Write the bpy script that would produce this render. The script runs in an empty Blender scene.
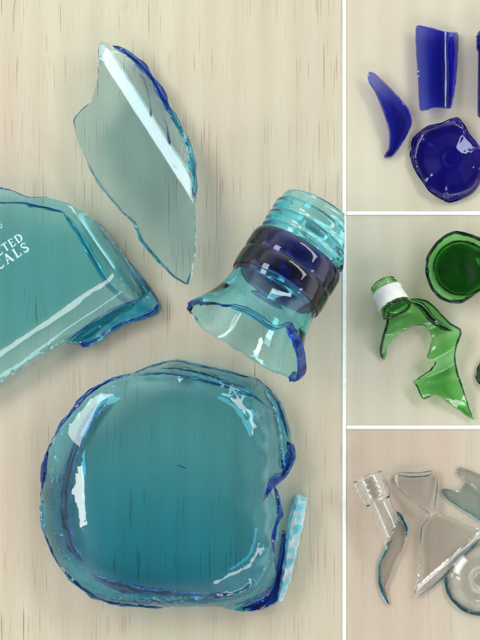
import bpy, bmesh, math, random
from mathutils import Vector, noise, geometry
from math import sin, cos, pi, sqrt, atan2, exp, radians

S = 0.0004          # one unit of the drawing grid in metres
D = 1500.0          # camera height in grid units
rnd = random.Random(7)
scene = bpy.context.scene
COL = scene.collection

# ------------------------------------------------------------------ helpers
def pos(px, py, z=0.0, k=1.0):
    return Vector(((px - 240) * k * S, (320 - py) * k * S, z * S))

def kz(z): return (D - z) / D

def clamp(v, a=0.0, b=1.0): return a if v < a else b if v > b else v
def sstep(a, b, v):
    t = clamp((v - a) / (b - a)); return t * t * (3 - 2 * t)

def link(name, bm, mat, parent=None, origin=None):
    me = bpy.data.meshes.new(name)
    if origin is not None:
        for v in bm.verts: v.co -= origin
    bm.normal_update()
    bm.to_mesh(me); bm.free()
    me.materials.append(mat)
    o = bpy.data.objects.new(name, me); COL.objects.link(o)
    if parent is not None: o.parent = parent
    elif origin is not None: o.location = origin
    return o

def thing(name, px, py, label, cat, group=None):
    o = bpy.data.objects.new(name, None); COL.objects.link(o)
    o.location = pos(px, py); o.empty_display_size = 0.01
    o['label'] = label; o['category'] = cat
    if group: o['group'] = group
    return o

def add(name, bm, mat, root, label=None):
    o = link(name, bm, mat, root, root.location.copy())
    if label: o['label'] = label
    return o

def sub(name, bm, mat, part, root, label=None):
    o = link(name, bm, mat, part, root.location.copy())
    if label: o['label'] = label
    return o

def dense(pts, step, jag=0.0, seed=0, closed=True, smooth=True):
    """resample a polyline, lightly rounded, with a little fracture jitter"""
    out = []; n = len(pts)
    rng = range(n if closed else n - 1)
    for i in rng:
        p1 = pts[i]; p2 = pts[(i + 1) % n]
        if closed:
            p0 = pts[(i - 1) % n]; p3 = pts[(i + 2) % n]
        else:
            p0 = pts[max(i - 1, 0)]; p3 = pts[min(i + 2, n - 1)]
        L = max(1e-6, math.hypot(p2[0] - p1[0], p2[1] - p1[1]))
        m = max(1, int(round(L / step)))
        for j in range(m):
            t = j / m
            q = []
            for c in range(len(p1)):
                lin = p1[c] + (p2[c] - p1[c]) * t
                cr = 0.5 * ((2 * p1[c]) + (-p0[c] + p2[c]) * t + (2 * p0[c] - 5 * p1[c] + 4 * p2[c] - p3[c]) * t * t + (-p0[c] + 3 * p1[c] - 3 * p2[c] + p3[c]) * t ** 3)
                q.append(lin * 0.45 + cr * 0.55 if smooth else lin)
            out.append(q)
    if not closed: out.append(list(pts[-1]))
    if jag:
        for i, q in enumerate(out):
            a = noise.noise(Vector((q[0] * .16, q[1] * .16, seed * 3.1))) * jag
            b = noise.noise(Vector((q[0] * .5, q[1] * .5, seed * 1.7 + 9))) * jag * .45
            an = 6.28 * noise.noise(Vector((q[0] * .08, q[1] * .08, seed + 31)))
            q[0] += (a + b * .5) * cos(an); q[1] += (a + b * .5) * sin(an)
    return out

def seg_dist(x, y, poly):
    best = 1e18; n = len(poly)
    for i in range(n):
        ax, ay = poly[i][0], poly[i][1]; bx, by = poly[(i + 1) % n][0], poly[(i + 1) % n][1]
        dx, dy = bx - ax, by - ay
        L = dx * dx + dy * dy
        t = clamp(((x - ax) * dx + (y - ay) * dy) / L) if L > 0 else 0
        d = (x - ax - t * dx) ** 2 + (y - ay - t * dy) ** 2
        if d < best: best = d
    return sqrt(best)

def inside(x, y, poly):
    c = False; n = len(poly); j = n - 1
    for i in range(n):
        if (poly[i][1] > y) != (poly[j][1] > y):
            if x < (poly[j][0] - poly[i][0]) * (y - poly[i][1]) / (poly[j][1] - poly[i][1]) + poly[i][0]: c = not c
        j = i
    return c

def sheet(outline, h, t, grid=4.0, step=2.4, jag=0.8, seed=1, ew=1.2, k=1.0, smooth_outline=True, relief=None):
    """a closed, curved piece of broken glass: mid height h(x,y), thickness t(x,y),
    with a slanted, chipped fracture face round its edge"""
    ol = dense(outline, step, jag, seed, True, smooth_outline)
    n = len(ol)
    area = sum(ol[i][0] * ol[(i + 1) % n][1] - ol[(i + 1) % n][0] * ol[i][1] for i in range(n))
    sg = 1 if area > 0 else -1
    ewf = ew if callable(ew) else (lambda x, y: ew)
    nor = []
    for i in range(n):
        tx = ol[(i + 1) % n][0] - ol[i - 1][0]; ty = ol[(i + 1) % n][1] - ol[i - 1][1]
        L = math.hypot(tx, ty) or 1
        nor.append((sg * ty / L, -sg * tx / L))
    es = [ewf(*p) * (1 + .6 * noise.noise(Vector((p[0] * .2, p[1] * .2, seed)))) for p in ol]
    em = max(es)
    xs = [p[0] for p in ol]; ys = [p[1] for p in ol]
    vs = [Vector((p[0], p[1])) for p in ol]
    y = min(ys) + grid * .5; r = 0
    while y < max(ys):
        x = min(xs) + (grid * .5 if r % 2 else 0)
        while x < max(xs):
            if inside(x, y, ol) and seg_dist(x, y, ol) > grid * .55 + min(em, 3): vs.append(Vector((x, y)))
            x += grid
        y += grid * .87; r += 1
    res = geometry.delaunay_2d_cdt(vs, [(i, (i + 1) % n) for i in range(n)], [], 1, 1e-4)
    V, _, F, OV = res[0], res[1], res[2], res[3]
    src = [(o[0] if o else -1) for o in OV]
    idx = {s: i for i, s in enumerate(src) if 0 <= s < n}
    zs = []
    for v in V:
        hh, tt = h(v.x, v.y), t(v.x, v.y)
        zs.append((hh + tt / 2, hh - tt / 2))
    lo = min(z[1] for z in zs) - 0.35
    bm = bmesh.new(); top = []; bot = []
    rl = bm.verts.layers.float.new('relief') if relief else None
    for i, v in enumerate(V):
        x, yy = v.x, v.y; s = src[i]
        if 0 <= s < n:
            x -= nor[s][0] * es[s]; yy -= nor[s][1] * es[s]
        top.append(bm.verts.new(pos(x, yy, zs[i][0] - lo, k)))
        bot.append(bm.verts.new(pos(v.x, v.y, zs[i][1] - lo, k)))
        if rl: top[-1][rl] = relief(v.x, v.y)
    for f in F:
        a = [top[i] for i in f]; b = [bot[i] for i in f]
        try:
            ft = bm.faces.new(a); fb = bm.faces.new(list(reversed(b)))
            ft.smooth = fb.smooth = True
        except ValueError: pass
    mid = {}
    for s, i in idx.items():
        p = ol[s]
        j = noise.noise(Vector((p[0] * .14, p[1] * .14, seed + 5)))
        f = .5 + .35 * j
        z = zs[i][0] * f + zs[i][1] * (1 - f) - lo
        o = es[s] * (1 - f) - (.5 + .9 * j) * min(1.0, es[s])
        mid[s] = bm.verts.new(pos(p[0] - nor[s][0] * o, p[1] - nor[s][1] * o, z, k))
    for s in range(n):
        q = (s + 1) % n
        if s not in idx or q not in idx: continue
        for quad in ((top[idx[s]], top[idx[q]], mid[q], mid[s]), (mid[s], mid[q], bot[idx[q]], bot[idx[s]])):
            try:
                fc = bm.faces.new(quad); fc.smooth = False
            except ValueError: pass
    bmesh.ops.recalc_face_normals(bm, faces=bm.faces)
    for e in bm.edges:
        if any(not f.smooth for f in e.link_faces): e.smooth = False
    return bm, lo

def ribbon(pts, w=2.0, h=2.0, zf=3.0, seed=0, k=1.0, step=2.2, rough=.7, sides=7):
    """a chipped glass lip following a path; pts (x,y[,width factor])"""
    P = dense([list(p) + [1.0] * (3 - len(p)) for p in pts], step, 0, seed, False)
    bm = bmesh.new(); rings = []
    n = len(P)
    for i, p in enumerate(P):
        a = P[max(i - 1, 0)]; b = P[min(i + 1, n - 1)]
        tx, ty = b[0] - a[0], b[1] - a[1]; L = math.hypot(tx, ty) or 1
        nx, ny = -ty / L, tx / L
        z0 = zf(p[0], p[1]) if callable(zf) else zf
        tap = min(1, (i + .35) / 3, (n - 1 - i + .35) / 3) * p[2]
        ring = []
        for s in range(sides):
            an = 2 * pi * s / sides + .3
            j = 1 + rough * (1.2 * noise.noise(Vector((p[0] * .075 + s * 7, p[1] * .075, seed * 2.3 + s))) + .3 * noise.noise(Vector((p[0] * .22, p[1] * .22, seed + s * 4))))
            du = cos(an) * w * .5 * j * tap; dz = sin(an) * h * .5 * j * tap
            ring.append(bm.verts.new(pos(p[0] + nx * du, p[1] + ny * du, max(.3, z0 + dz), k)))
        rings.append(ring)
    for i in range(n - 1):
        for s in range(sides):
            bm.faces.new((rings[i][s], rings[i][(s + 1) % sides], rings[i + 1][(s + 1) % sides], rings[i + 1][s])).smooth = (s % 5 != 1)
    bm.faces.new(rings[0]); bm.faces.new(list(reversed(rings[-1])))
    bmesh.ops.recalc_face_normals(bm, faces=bm.faces)
    return bm

def frame(azx, azy, tau):
    """axis pointing along (azx,azy) on the drawing (y down), rising by tau"""
    L = math.hypot(azx, azy)
    a = Vector((azx / L * cos(tau), azy / L * cos(tau), sin(tau)))
    side = Vector((-azy / L, azx / L, 0))
    up = side.cross(a)
    if up.z < 0: up = -up
    return a, side, up

def lathe(C, fr, rout, rin, s0, sfix, Lf, seg=72, ds=1.5, k=1.0, close0=True, flat_end=True):
    """hollow turned piece. C centre of the s=0 end, Lf(theta) where the wall breaks off"""
    a, side, up = fr
    bm = bmesh.new()
    rows = [s0 + ds * i for i in range(int((sfix - s0) / ds) + 1)]
    m = max(2, int((Lf(0) - sfix) / (ds * 1.4)))
    def ringv(fn, row, ext):
        r = []
        for q in range(seg):
            th = 2 * pi * q / seg
            s = row if ext is None else rows[-1] + (Lf(th) - rows[-1]) * ext
            rr = fn(s, th)
            p = C + a * s + side * (cos(th) * rr) + up * (sin(th) * rr)
            r.append(bm.verts.new(pos(p.x, p.y, max(.3, p.z), k)))
        return r
    spec = [(s, None) for s in rows] + [(0, (i + 1) / m) for i in range(m)]
    O = [ringv(rout, s, e) for s, e in spec]
    I = [ringv(rin, s, e) for s, e in spec]
    for R, fl in ((O, 0), (I, 1)):
        for i in range(len(R) - 1):
            for q in range(seg):
                p = (q + 1) % seg
                f = bm.faces.new((R[i][q], R[i][p], R[i + 1][p], R[i + 1][q])); f.smooth = True
    # lip
    mid = []
    for q in range(seg):
        th = 2 * pi * q / seg
        rr = (rout(s0, th) + rin(s0, th)) / 2
        p = C + a * (s0 - 1.3) + side * (cos(th) * rr) + up * (sin(th) * rr)
        mid.append(bm.verts.new(pos(p.x, p.y, max(.3, p.z), k)))
    endm = []
    for q in range(seg):
        th = 2 * pi * q / seg
        j = noise.noise(Vector((cos(th) * 4, sin(th) * 4, Lf(0))))
        s = Lf(th); rr = rout(s, th) * (.5 + .3 * j) + rin(s, th) * (.5 - .3 * j)
        p = C + a * (s + .8 + 1.2 * j) + side * (cos(th) * rr) + up * (sin(th) * rr)
        endm.append(bm.verts.new(pos(p.x, p.y, max(.3, p.z), k)))
    for q in range(seg):
        p = (q + 1) % seg
        for x in ((O[0][q], O[0][p], mid[p], mid[q]), (mid[q], mid[p], I[0][p], I[0][q])):
            f = bm.faces.new(x); f.smooth = True
        for x in ((O[-1][q], O[-1][p], endm[p], endm[q]), (endm[q], endm[p], I[-1][p], I[-1][q])):
            f = bm.faces.new(x); f.smooth = not flat_end
    bmesh.ops.recalc_face_normals(bm, faces=bm.faces)
    for e in bm.edges:
        if any(not f.smooth for f in e.link_faces): e.smooth = False
    return bm

def lip(C, fr, rfn, Lf, t0, t1, w, k=1.0, n=60, seed=3, sides=6, rt=2.0):
    """chipped dark fracture lip running round the broken end from theta t0 to t1"""
    a, side, up = fr
    bm = bmesh.new(); rings = []
    for i in range(n + 1):
        th = t0 + (t1 - t0) * i / n
        s = Lf(th); r = rfn(s, th)
        rad = side * cos(th) + up * sin(th)
        c = C + a * s + rad * r
        tap = min(1, (i + .5) / 4, (n - i + .5) / 4)
        ring = []
        for q in range(sides):
            an = 2 * pi * q / sides
            j = 1 + .6 * noise.noise(Vector((th * 2.6, q * 3.3, seed)))
            ww = w(th) if callable(w) else w
            p = c + a * (cos(an) * ww * .5 * j * tap) + rad * (sin(an) * rt * j * tap)
            ring.append(bm.verts.new(pos(p.x, p.y, max(.3, p.z), k)))
        rings.append(ring)
    for i in range(n):
        for q in range(sides):
            bm.faces.new((rings[i][q], rings[i][(q + 1) % sides], rings[i + 1][(q + 1) % sides], rings[i + 1][q])).smooth = (q % 3 != 1)
    bm.faces.new(rings[0]); bm.faces.new(list(reversed(rings[-1])))
    bmesh.ops.recalc_face_normals(bm, faces=bm.faces)
    return bm

def cut_at(bm, x, k=1.0):
    """trim the piece where it butts against the white strip"""
    X = (x - 240) * S
    r = bmesh.ops.bisect_plane(bm, geom=bm.verts[:] + bm.edges[:] + bm.faces[:], plane_co=(X, 0, 0), plane_no=(1, 0, 0), clear_outer=True)
    eds = [e for e in bm.edges if e.is_boundary]
    if eds:
        f = bmesh.ops.holes_fill(bm, edges=eds, sides=0)['faces']
        for q in f: q.smooth = False
        for q in f:
            for e in q.edges: e.smooth = False
        bmesh.ops.triangulate(bm, faces=f)
    return bm

# ------------------------------------------------------------------ materials
def glass(name, tr, T, rough=0.0, bump=.12, bscale=22.0, stipple=0.0, ripple=0.0, frost=0.0, fc=((.20, .66, .76), (.80, .95, 1)), fs=7):
    """tr = light that gets through T grid units of this glass"""
    m = bpy.data.materials.new(name); m.use_nodes = True
    nt = m.node_tree; nt.nodes.clear()
    out = nt.nodes.new('ShaderNodeOutputMaterial')
    g = nt.nodes.new('ShaderNodeBsdfGlass'); g.inputs['Roughness'].default_value = rough
    g.inputs['IOR'].default_value = 1.5; g.inputs['Color'].default_value = (1, 1, 1, 1)
    va = nt.nodes.new('ShaderNodeVolumeAbsorption')
    sig = [-math.log(max(c, 1e-4)) / (T * S) for c in tr]
    mx = max(sig)
    va.inputs['Density'].default_value = mx
    va.inputs['Color'].default_value = (1 - sig[0] / mx, 1 - sig[1] / mx, 1 - sig[2] / mx, 1)
    surf = g.outputs[0]
    if frost:
        df = nt.nodes.new('ShaderNodeBsdfDiffuse'); tcf = nt.nodes.new('ShaderNodeTexCoord'); nf = nt.nodes.new('ShaderNodeTexNoise'); nf.inputs['Scale'].default_value = 1 / S / fs; nf.inputs['Detail'].default_value = 4
        rf = nt.nodes.new('ShaderNodeValToRGB'); rf.color_ramp.elements[0].position = .38; rf.color_ramp.elements[1].position = .62
        rf.color_ramp.elements[0].color = fc[0] + (1,); rf.color_ramp.elements[1].color = fc[1] + (1,)
        nt.links.new(tcf.outputs['Object'], nf.inputs['Vector']); nt.links.new(nf.outputs['Fac'], rf.inputs[0]); nt.links.new(rf.outputs[0], df.inputs[0])
        mxn = nt.nodes.new('ShaderNodeMixShader'); mxn.inputs[0].default_value = frost
        nt.links.new(g.outputs[0], mxn.inputs[1]); nt.links.new(df.outputs[0], mxn.inputs[2]); surf = mxn.outputs[0]
    nt.links.new(surf, out.inputs['Surface']); nt.links.new(va.outputs[0], out.inputs['Volume'])
    if bump:
        tc = nt.nodes.new('ShaderNodeTexCoord'); mp = nt.nodes.new('ShaderNodeMapping')
        mp.inputs['Scale'].default_value = (1 / S / bscale,) * 3
        nt.links.new(tc.outputs['Object'], mp.inputs['Vector'])
        nz = nt.nodes.new('ShaderNodeTexNoise'); nz.inputs['Scale'].default_value = 1.0
        nz.inputs['Detail'].default_value = 1.5; nz.inputs['Distortion'].default_value = .6
        nt.links.new(mp.outputs[0], nz.inputs['Vector'])
        b = nt.nodes.new('ShaderNodeBump'); b.inputs['Strength'].default_value = 1.0
        b.inputs['Distance'].default_value = bump * bscale * S
        nt.links.new(nz.outputs['Fac'], b.inputs['Height'])
        last = b
        if stipple:
            at = nt.nodes.new('ShaderNodeAttribute'); at.attribute_name = 'relief'
            vz = nt.nodes.new('ShaderNodeTexVoronoi'); vz.inputs['Scale'].default_value = bscale / 4.2
            nt.links.new(mp.outputs[0], vz.inputs['Vector'])
            ml = nt.nodes.new('ShaderNodeMath'); ml.operation = 'MULTIPLY'
            nt.links.new(vz.outputs['Distance'], ml.inputs[0]); nt.links.new(at.outputs['Fac'], ml.inputs[1])
            b2 = nt.nodes.new('ShaderNodeBump'); b2.inputs['Strength'].default_value = 1.0
            b2.inputs['Distance'].default_value = stipple * S
            nt.links.new(ml.outputs[0], b2.inputs['Height'])
            nt.links.new(b.outputs[0], b2.inputs['Normal']); last = b2
        if ripple:
            wv = nt.nodes.new('ShaderNodeTexWave'); wv.inputs['Scale'].default_value = bscale / 22.0
            wv.inputs['Distortion'].default_value = 9; wv.inputs['Detail'].default_value = 1; wv.inputs['Detail Scale'].default_value = .5
            nt.links.new(mp.outputs[0], wv.inputs['Vector'])
            b3 = nt.nodes.new('ShaderNodeBump'); b3.inputs['Distance'].default_value = ripple * S
            nt.links.new(wv.outputs['Fac'], b3.inputs['Height']); nt.links.new(last.outputs[0], b3.inputs['Normal']); last = b3
        nt.links.new(last.outputs[0], g.inputs['Normal'])
    return m

def plain(name, col, rough=.5, bump=0.0, coat=0.0, spec=.5):
    m = bpy.data.materials.new(name); m.use_nodes = True
    nt = m.node_tree; p = nt.nodes['Principled BSDF']
    p.inputs['Roughness'].default_value = rough
    p.inputs['Specular IOR Level'].default_value = spec
    p.inputs['Coat Weight'].default_value = coat
    tc = nt.nodes.new('ShaderNodeTexCoord'); mp = nt.nodes.new('ShaderNodeMapping')
    mp.inputs['Scale'].default_value = (1 / S / 9,) * 3
    nz = nt.nodes.new('ShaderNodeTexNoise'); nz.inputs['Detail'].default_value = 5
    nz.inputs['Scale'].default_value = 1
    cr = nt.nodes.new('ShaderNodeValToRGB')
    cr.color_ramp.elements[0].position = .3; cr.color_ramp.elements[1].position = .7
    cr.color_ramp.elements[0].color = tuple(c * .9 for c in col) + (1,)
    cr.color_ramp.elements[1].color = tuple(min(1, c * 1.04) for c in col) + (1,)
    nt.links.new(tc.outputs['Object'], mp.inputs[0]); nt.links.new(mp.outputs[0], nz.inputs['Vector'])
    nt.links.new(nz.outputs['Fac'], cr.inputs[0]); nt.links.new(cr.outputs[0], p.inputs['Base Color'])
    if bump:
        b = nt.nodes.new('ShaderNodeBump'); b.inputs['Distance'].default_value = bump * S
        nt.links.new(nz.outputs['Fac'], b.inputs['Height']); nt.links.new(b.outputs[0], p.inputs['Normal'])
    return m

def wood(name, light, warm, streak, amount, off=(0, 0), grain=1.0, fine=1.0):
    """pale plywood veneer, grain running up the board, thin red-brown pore streaks"""
    m = bpy.data.materials.new(name); m.use_nodes = True
    nt = m.node_tree; N = nt.nodes.new; Lk = nt.links.new
    p = nt.nodes['Principled BSDF']; p.inputs['Roughness'].default_value = .62
    p.inputs['Specular IOR Level'].default_value = .25
    tc = N('ShaderNodeTexCoord')
    def nz(sx, sy, detail, dist=0.0, o=0.0, rough=.5):
        mp = N('ShaderNodeMapping'); mp.inputs['Scale'].default_value = (1 / S / sx, 1 / S / sy, 1)
        mp.inputs['Location'].default_value = (off[0] + o, off[1] + o * .7, o)
        t = N('ShaderNodeTexNoise'); t.inputs['Scale'].default_value = 1
        t.inputs['Detail'].default_value = detail; t.inputs['Distortion'].default_value = dist
        t.inputs['Roughness'].default_value = rough
        Lk(tc.outputs['Object'], mp.inputs[0]); Lk(mp.outputs[0], t.inputs['Vector'])
        return t.outputs['Fac']
    def ramp(src, a, b, ca, cb):
        r = N('ShaderNodeValToRGB'); e = r.color_ramp.elements
        e[0].position = a; e[1].position = b; e[0].color = ca; e[1].color = cb
        Lk(src, r.inputs[0]); return r.outputs[0]
    def mix(f, a, b, mode='MIX', fac=None):
        x = N('ShaderNodeMix'); x.data_type = 'RGBA'; x.blend_type = mode
        if f is not None: Lk(f, x.inputs[0])
        else: x.inputs[0].default_value = fac
        for s, i in ((a, 6), (b, 7)):
            if isinstance(s, tuple): x.inputs[i].default_value = s
            else: Lk(s, x.inputs[i])
        return x.outputs[2]
    def math_(op, a, b):
        x = N('ShaderNodeMath'); x.operation = op
        for s, i in ((a, 0), (b, 1)):
            if isinstance(s, (int, float)): x.inputs[i].default_value = s
            else: Lk(s, x.inputs[i])
        return x.outputs[0]
    g = lambda v: (v, v, v, 1)
    base = mix(ramp(nz(170, 420, 2, .4), .38, .66, g(0), g(1)), light + (1,), warm + (1,))
    bands = ramp(nz(21, 900, 2, .25, 3), .3, .7, g(1 - .04 * grain), g(1 + .0))
    base = mix(None, base, bands, 'MULTIPLY', 1.0)
    wv = N('ShaderNodeTexWave'); wv.wave_type = 'BANDS'; wv.bands_direction = 'X'; wv.inputs['Scale'].default_value = .011
    wv.inputs['Distortion'].default_value = 6; wv.inputs['Detail'].default_value = 3; wv.inputs['Detail Scale'].default_value = .012
    mpw = N('ShaderNodeMapping'); mpw.inputs['Scale'].default_value = (1 / S, 1 / S / 9, 1); mpw.inputs['Location'].default_value = (off[0] * 40, off[1] * 9, 0)
    Lk(tc.outputs['Object'], mpw.inputs[0]); Lk(mpw.outputs[0], wv.inputs['Vector'])
    base = mix(None, base, ramp(wv.outputs['Fac'], .1, .9, (.972, .955, .94, 1), g(1)), 'MULTIPLY', 1.0)
    fineg = ramp(nz(1.6, 70, 3, 0, 5, .65), .3, .75, g(1 - .07 * fine), g(1.0))
    base = mix(None, base, fineg, 'MULTIPLY', 1.0)
    speck = ramp(nz(1.6, 3.4, 4, 0, 8, .7), .3, .72, g(.925), g(1.0))
    base = mix(None, base, speck, 'MULTIPLY', 1.0)
    s1 = ramp(nz(1.15, 62, 0, .15, 11), .70, .79, g(0), g(1))
    s2 = ramp(nz(1.5, 190, 1, .2, 17), .675, .78, g(0), g(.75))
    mk = ramp(nz(48, 110, 1, .5, 23), .42, .60, g(.12), g(1))
    st = math_('MULTIPLY', math_('MULTIPLY', math_('MAXIMUM', s1, s2), mk), amount)
    base = mix(st, base, streak + (1,))
    Lk(base, p.inputs['Base Color'])
    b = N('ShaderNodeBump'); b.inputs['Distance'].default_value = .35 * S; b.inputs['Strength'].default_value = .6
    h = math_('SUBTRACT', nz(1.6, 70, 3, 0, 5, .65), math_('MULTIPLY', st, .8))
    Lk(h, b.inputs['Height']); Lk(b.outputs[0], p.inputs['Normal'])
    return m

M_pane = glass('pale_grey_green_glass', (.64, .86, .93), 5, rough=.045, bump=.012, bscale=26, ripple=.008)
M_aqua = glass('aqua_glass', (.45, .895, .98), 6, bump=.012, bscale=40)
M_base = glass('teal_base_glass', (.27, .735, .89), 11, rough=.025, bump=.012, bscale=30, stipple=1.2)
M_neck = glass('pale_aqua_glass', (.58, .935, .99), 5, bump=.012, bscale=24)
M_cyan = glass('bright_cyan_edge_glass', (.26, .90, .97), 6, bump=.03, bscale=12, frost=.14, fc=((.03, .42, .62), (.15, .75, .88)), fs=14)
M_chunk = glass('turquoise_chunk_glass', (.30, .90, .96), 8, bump=.05, bscale=14, frost=.2, fc=((.03, .50, .66), (.25, .85, .92)), fs=16)
M_mid = glass('mid_blue_edge_glass', (.22, .60, .95), 4.5, bump=.03, bscale=12, frost=.12, fc=((.02, .20, .55), (.10, .55, .85)), fs=12)
M_knurl = glass('violet_blue_textured_glass', (.34, .46, .74), 5, bump=.22, bscale=5)
M_mark = glass('bright_turquoise_glass', (.82, .98, .98), 4, bump=.12, bscale=9, frost=.20, fc=((.04, .62, .62), (.20, .85, .82)), fs=8)
M_grey = glass('greyish_clear_glass', (.82, .93, .95), 5, bump=.012, bscale=20)
M_edge = glass('deep_blue_edge_glass', (.12, .44, .95), 4.5, bump=.03, bscale=12, frost=.16, fc=((.01, .06, .42), (.03, .22, .75)), fs=14)
M_band = glass('dark_violet_blue_glass', (.008, .003, .085), 2.2, bump=.008, bscale=20)
M_blue = glass('cobalt_glass', (.035, .05, .72), 5, bump=.010, bscale=20, ripple=.03)
M_blue3 = glass('deep_ultramarine_glass', (.06, .03, .68), 5, bump=.012, bscale=16)
M_blue2 = glass('deep_cobalt_glass', (.04, .02, .55), 6, bump=.02, bscale=12)
M_green = glass('bottle_green_glass', (.20, .78, .20), 5, bump=.02, bscale=16)
M_dgreen = glass('dark_green_glass', (.10, .45, .09), 5, bump=.03, bscale=12)
M_gedge = glass('blackish_green_edge_glass', (.02, .08, .07), 3, bump=.08, bscale=6)
M_clear = glass('clear_glass', (.98, .995, .995), 5, rough=.02, bump=.012, bscale=20)
M_cledge = glass('teal_edge_glass', (.20, .62, .72), 2.6, bump=.03, bscale=9, frost=.1, fc=((.02, .22, .32), (.1, .5, .6)), fs=10)
M_frost = glass('frosted_fracture_glass', (.78, .97, .99), 8, rough=.06, bump=.12, bscale=7, frost=.55, fc=((.22, .80, .94), (.95, 1, 1)), fs=9)
M_ink = plain('pale_printed_ink', (.55, .76, .76), .5)
M_label = plain('white_paper_label', (.78, .76, .74), .5, .1)
M_white = plain('white_painted_strip', (.9, .9, .88), .55, 0)
M_table = plain('pale_table', (.55, .53, .48), .6, .2)

# ------------------------------------------------------------------ setting
def slab(name, x0, x1, y0, y1, z0, z1, mat, bev=1.0):
    bm = bmesh.new()
    c = pos((x0 + x1) / 2, (y0 + y1) / 2, z1)
    vs = []
    for x, y, z in ((x0, y0, z0), (x1, y0, z0), (x1, y1, z0), (x0, y1, z0), (x0, y0, z1), (x1, y0, z1), (x1, y1, z1), (x0, y1, z1)):
        vs.append(bm.verts.new(pos(x, y, z)))
    for f in ((0, 1, 2, 3), (4, 7, 6, 5), (0, 4, 5, 1), (1, 5, 6, 2), (2, 6, 7, 3), (3, 7, 4, 0)): bm.faces.new([vs[i] for i in f])
    bmesh.ops.recalc_face_normals(bm, faces=bm.faces)
    if bev:
        bmesh.ops.bevel(bm, geom=bm.edges[:], offset=bev * S, segments=2, affect='EDGES')
    return link(name, bm, mat, None, c)

STREAK = (.29, .15, .10)
W_main = wood('plywood_main', (.615, .57, .43), (.60, .505, .395), STREAK, .85, (3.1, 7.7))
W_blue = wood('plywood_cream', (.635, .595, .465), (.60, .54, .42), STREAK, .12, (31, 5), .5, .35)
W_green = wood('plywood_straw', (.62, .58, .46), (.59, .525, .42), STREAK, .10, (61, 25), .5, .35)
W_clear = wood('plywood_pink', (.61, .565, .445), (.585, .475, .375), (.34, .18, .15), .45, (91, 45), 1.0, .9)
for nm, x0, x1, y0, y1, mt in (('plywood_surface', -420, 342.2, -420, 1060, W_main), ('plywood_surface', 346.2, 900, -420, 211.3, W_blue),
                               ('plywood_surface', 346.2, 900, 215.3, 425.2, W_green), ('plywood_surface', 346.2, 900, 429.2, 1060, W_clear)):
    o = slab(nm, x0, x1, y0, y1, -30, 0, mt, 0)
    o['kind'] = 'structure'
o = slab('tabletop', -3000, 3500, -3000, 3500, -60, -31, M_table, 0); o['kind'] = 'structure'
for x0, x1, y0, y1, lb in ((342.3, 346.1, -420, 1060, 'long white strip running the full height beside the large board'),
                           (346.3, 900, 211.4, 215.2, 'short white strip between the blue glass board and the green glass board'),
                           (346.3, 900, 425.3, 429.1, 'short white strip between the green glass board and the clear glass board')):
    o = slab('divider_strip', x0, x1, y0, y1, -30, 1.2, M_white, .4)
    o['label'] = lb; o['category'] = 'divider strip'; o['group'] = 'white strips between the boards'

# ------------------------------------------------------------------ 1. tall curved shard
G_MAIN = 'broken pieces of the aqua bottle'
r = thing('glass_shard', 142, 165, 'tall grey-green curved shard with a bright stripe and pointed tip, topmost on the large board', 'glass shard', G_MAIN)
OUT1 = [(101, 43), (99, 58), (100, 74), (96, 90), (91.5, 104), (83, 111), (74, 121.5), (76.7, 137), (88, 163), (103, 188), (123, 212), (135, 223),
        (143, 242), (160, 262), (175, 277), (188, 285), (193, 272), (196.5, 243), (195.5, 210), (197, 187), (196, 170), (193.5, 154), (187, 137),
        (176, 117), (166, 98), (157.5, 79), (149, 68), (137, 57), (124, 49), (112, 44.5)]
def u1(x, y):   # signed distance right of the ridge line
    dx, dy = (194 - 100) / 162.7, (208 - 62) / 162.7 * 1.0
    L = math.hypot(dx, dy); dx /= L; dy /= L
    return (x - 100) * dy - (y - 66) * dx
def h1(x, y):
    u = u1(x, y)
    z = 22.0
    # flat pane rising to the ridge, a flat bevel, then the rolled shoulder
    if u < 0: z += .10 * u + .25 * exp(-(u / 5) ** 2) * 0
    elif u < 4: z += .10 * u - .07 * u * u
    else:
        z += .40 - 1.12
        v = u - 4
        z -= .46 * v if v < 12 else 5.52 + .46 * (v - 12) + .022 * (v - 12) ** 2
    return z
b, lo = sheet(OUT1, h1, lambda x, y: 4.6, 2.4, 2.2, .8, 1, lambda x, y: 1.2 + 3.2 * sstep(14, 24, u1(x, y)), kz(20))
pt = add('glass_wall', b, M_pane, r)
z1 = lambda x, y: h1(x, y) - lo
add('broken_edge', ribbon([(113, 46.5, .6), (124, 52, 1), (135, 60), (146, 71, 1.1), (155, 84, 1.1), (162, 97, 1.2), (169, 110, 1.1), (176, 122.5, .8)], 7, 4, z1, 2, kz(20)), M_edge, r, 'chipped dark blue edge')
add('broken_edge', ribbon([(165, 100, .6), (173, 117, 1), (183, 135, 1.1), (190, 152, 1.1), (193.5, 170, 1), (194.5, 187, .7), (193.8, 205, .4)], 7.5, 4, z1, 4, kz(20)), M_cyan, r, 'thick cyan edge')
add('broken_edge', ribbon([(88, 164, .5), (103, 189), (123, 212.5), (135, 223.5, 1.4), (143, 242, 1.5), (160, 262, 1.3), (175, 277), (187, 284, 1), (191, 273, .8)], 2.2, 3, z1, 5, kz(20)), M_cyan, r)
add('broken_edge', ribbon([(91, 105, .6), (83, 111.5, 1), (75, 121.5, .9), (76.8, 131, .4)], 1.5, 3, z1, 6, kz(20)), M_edge, r)
add('crack', ribbon([(139, 74, 1.2), (144, 80, .7), (149, 98, .7), (151, 110, .8), (151.5, 119, 1.8)], 1.6, 2.4, lambda x, y: z1(x, y) , 7, kz(20), 1.5), M_edge, r)
add('crack', ribbon([(163, 115, .3), (167, 128, .8), (169.5, 142, 1.6), (170, 147, .5)], 1.6, 2.4, lambda x, y: z1(x, y), 8, kz(20), 1.5), M_edge, r)

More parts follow.
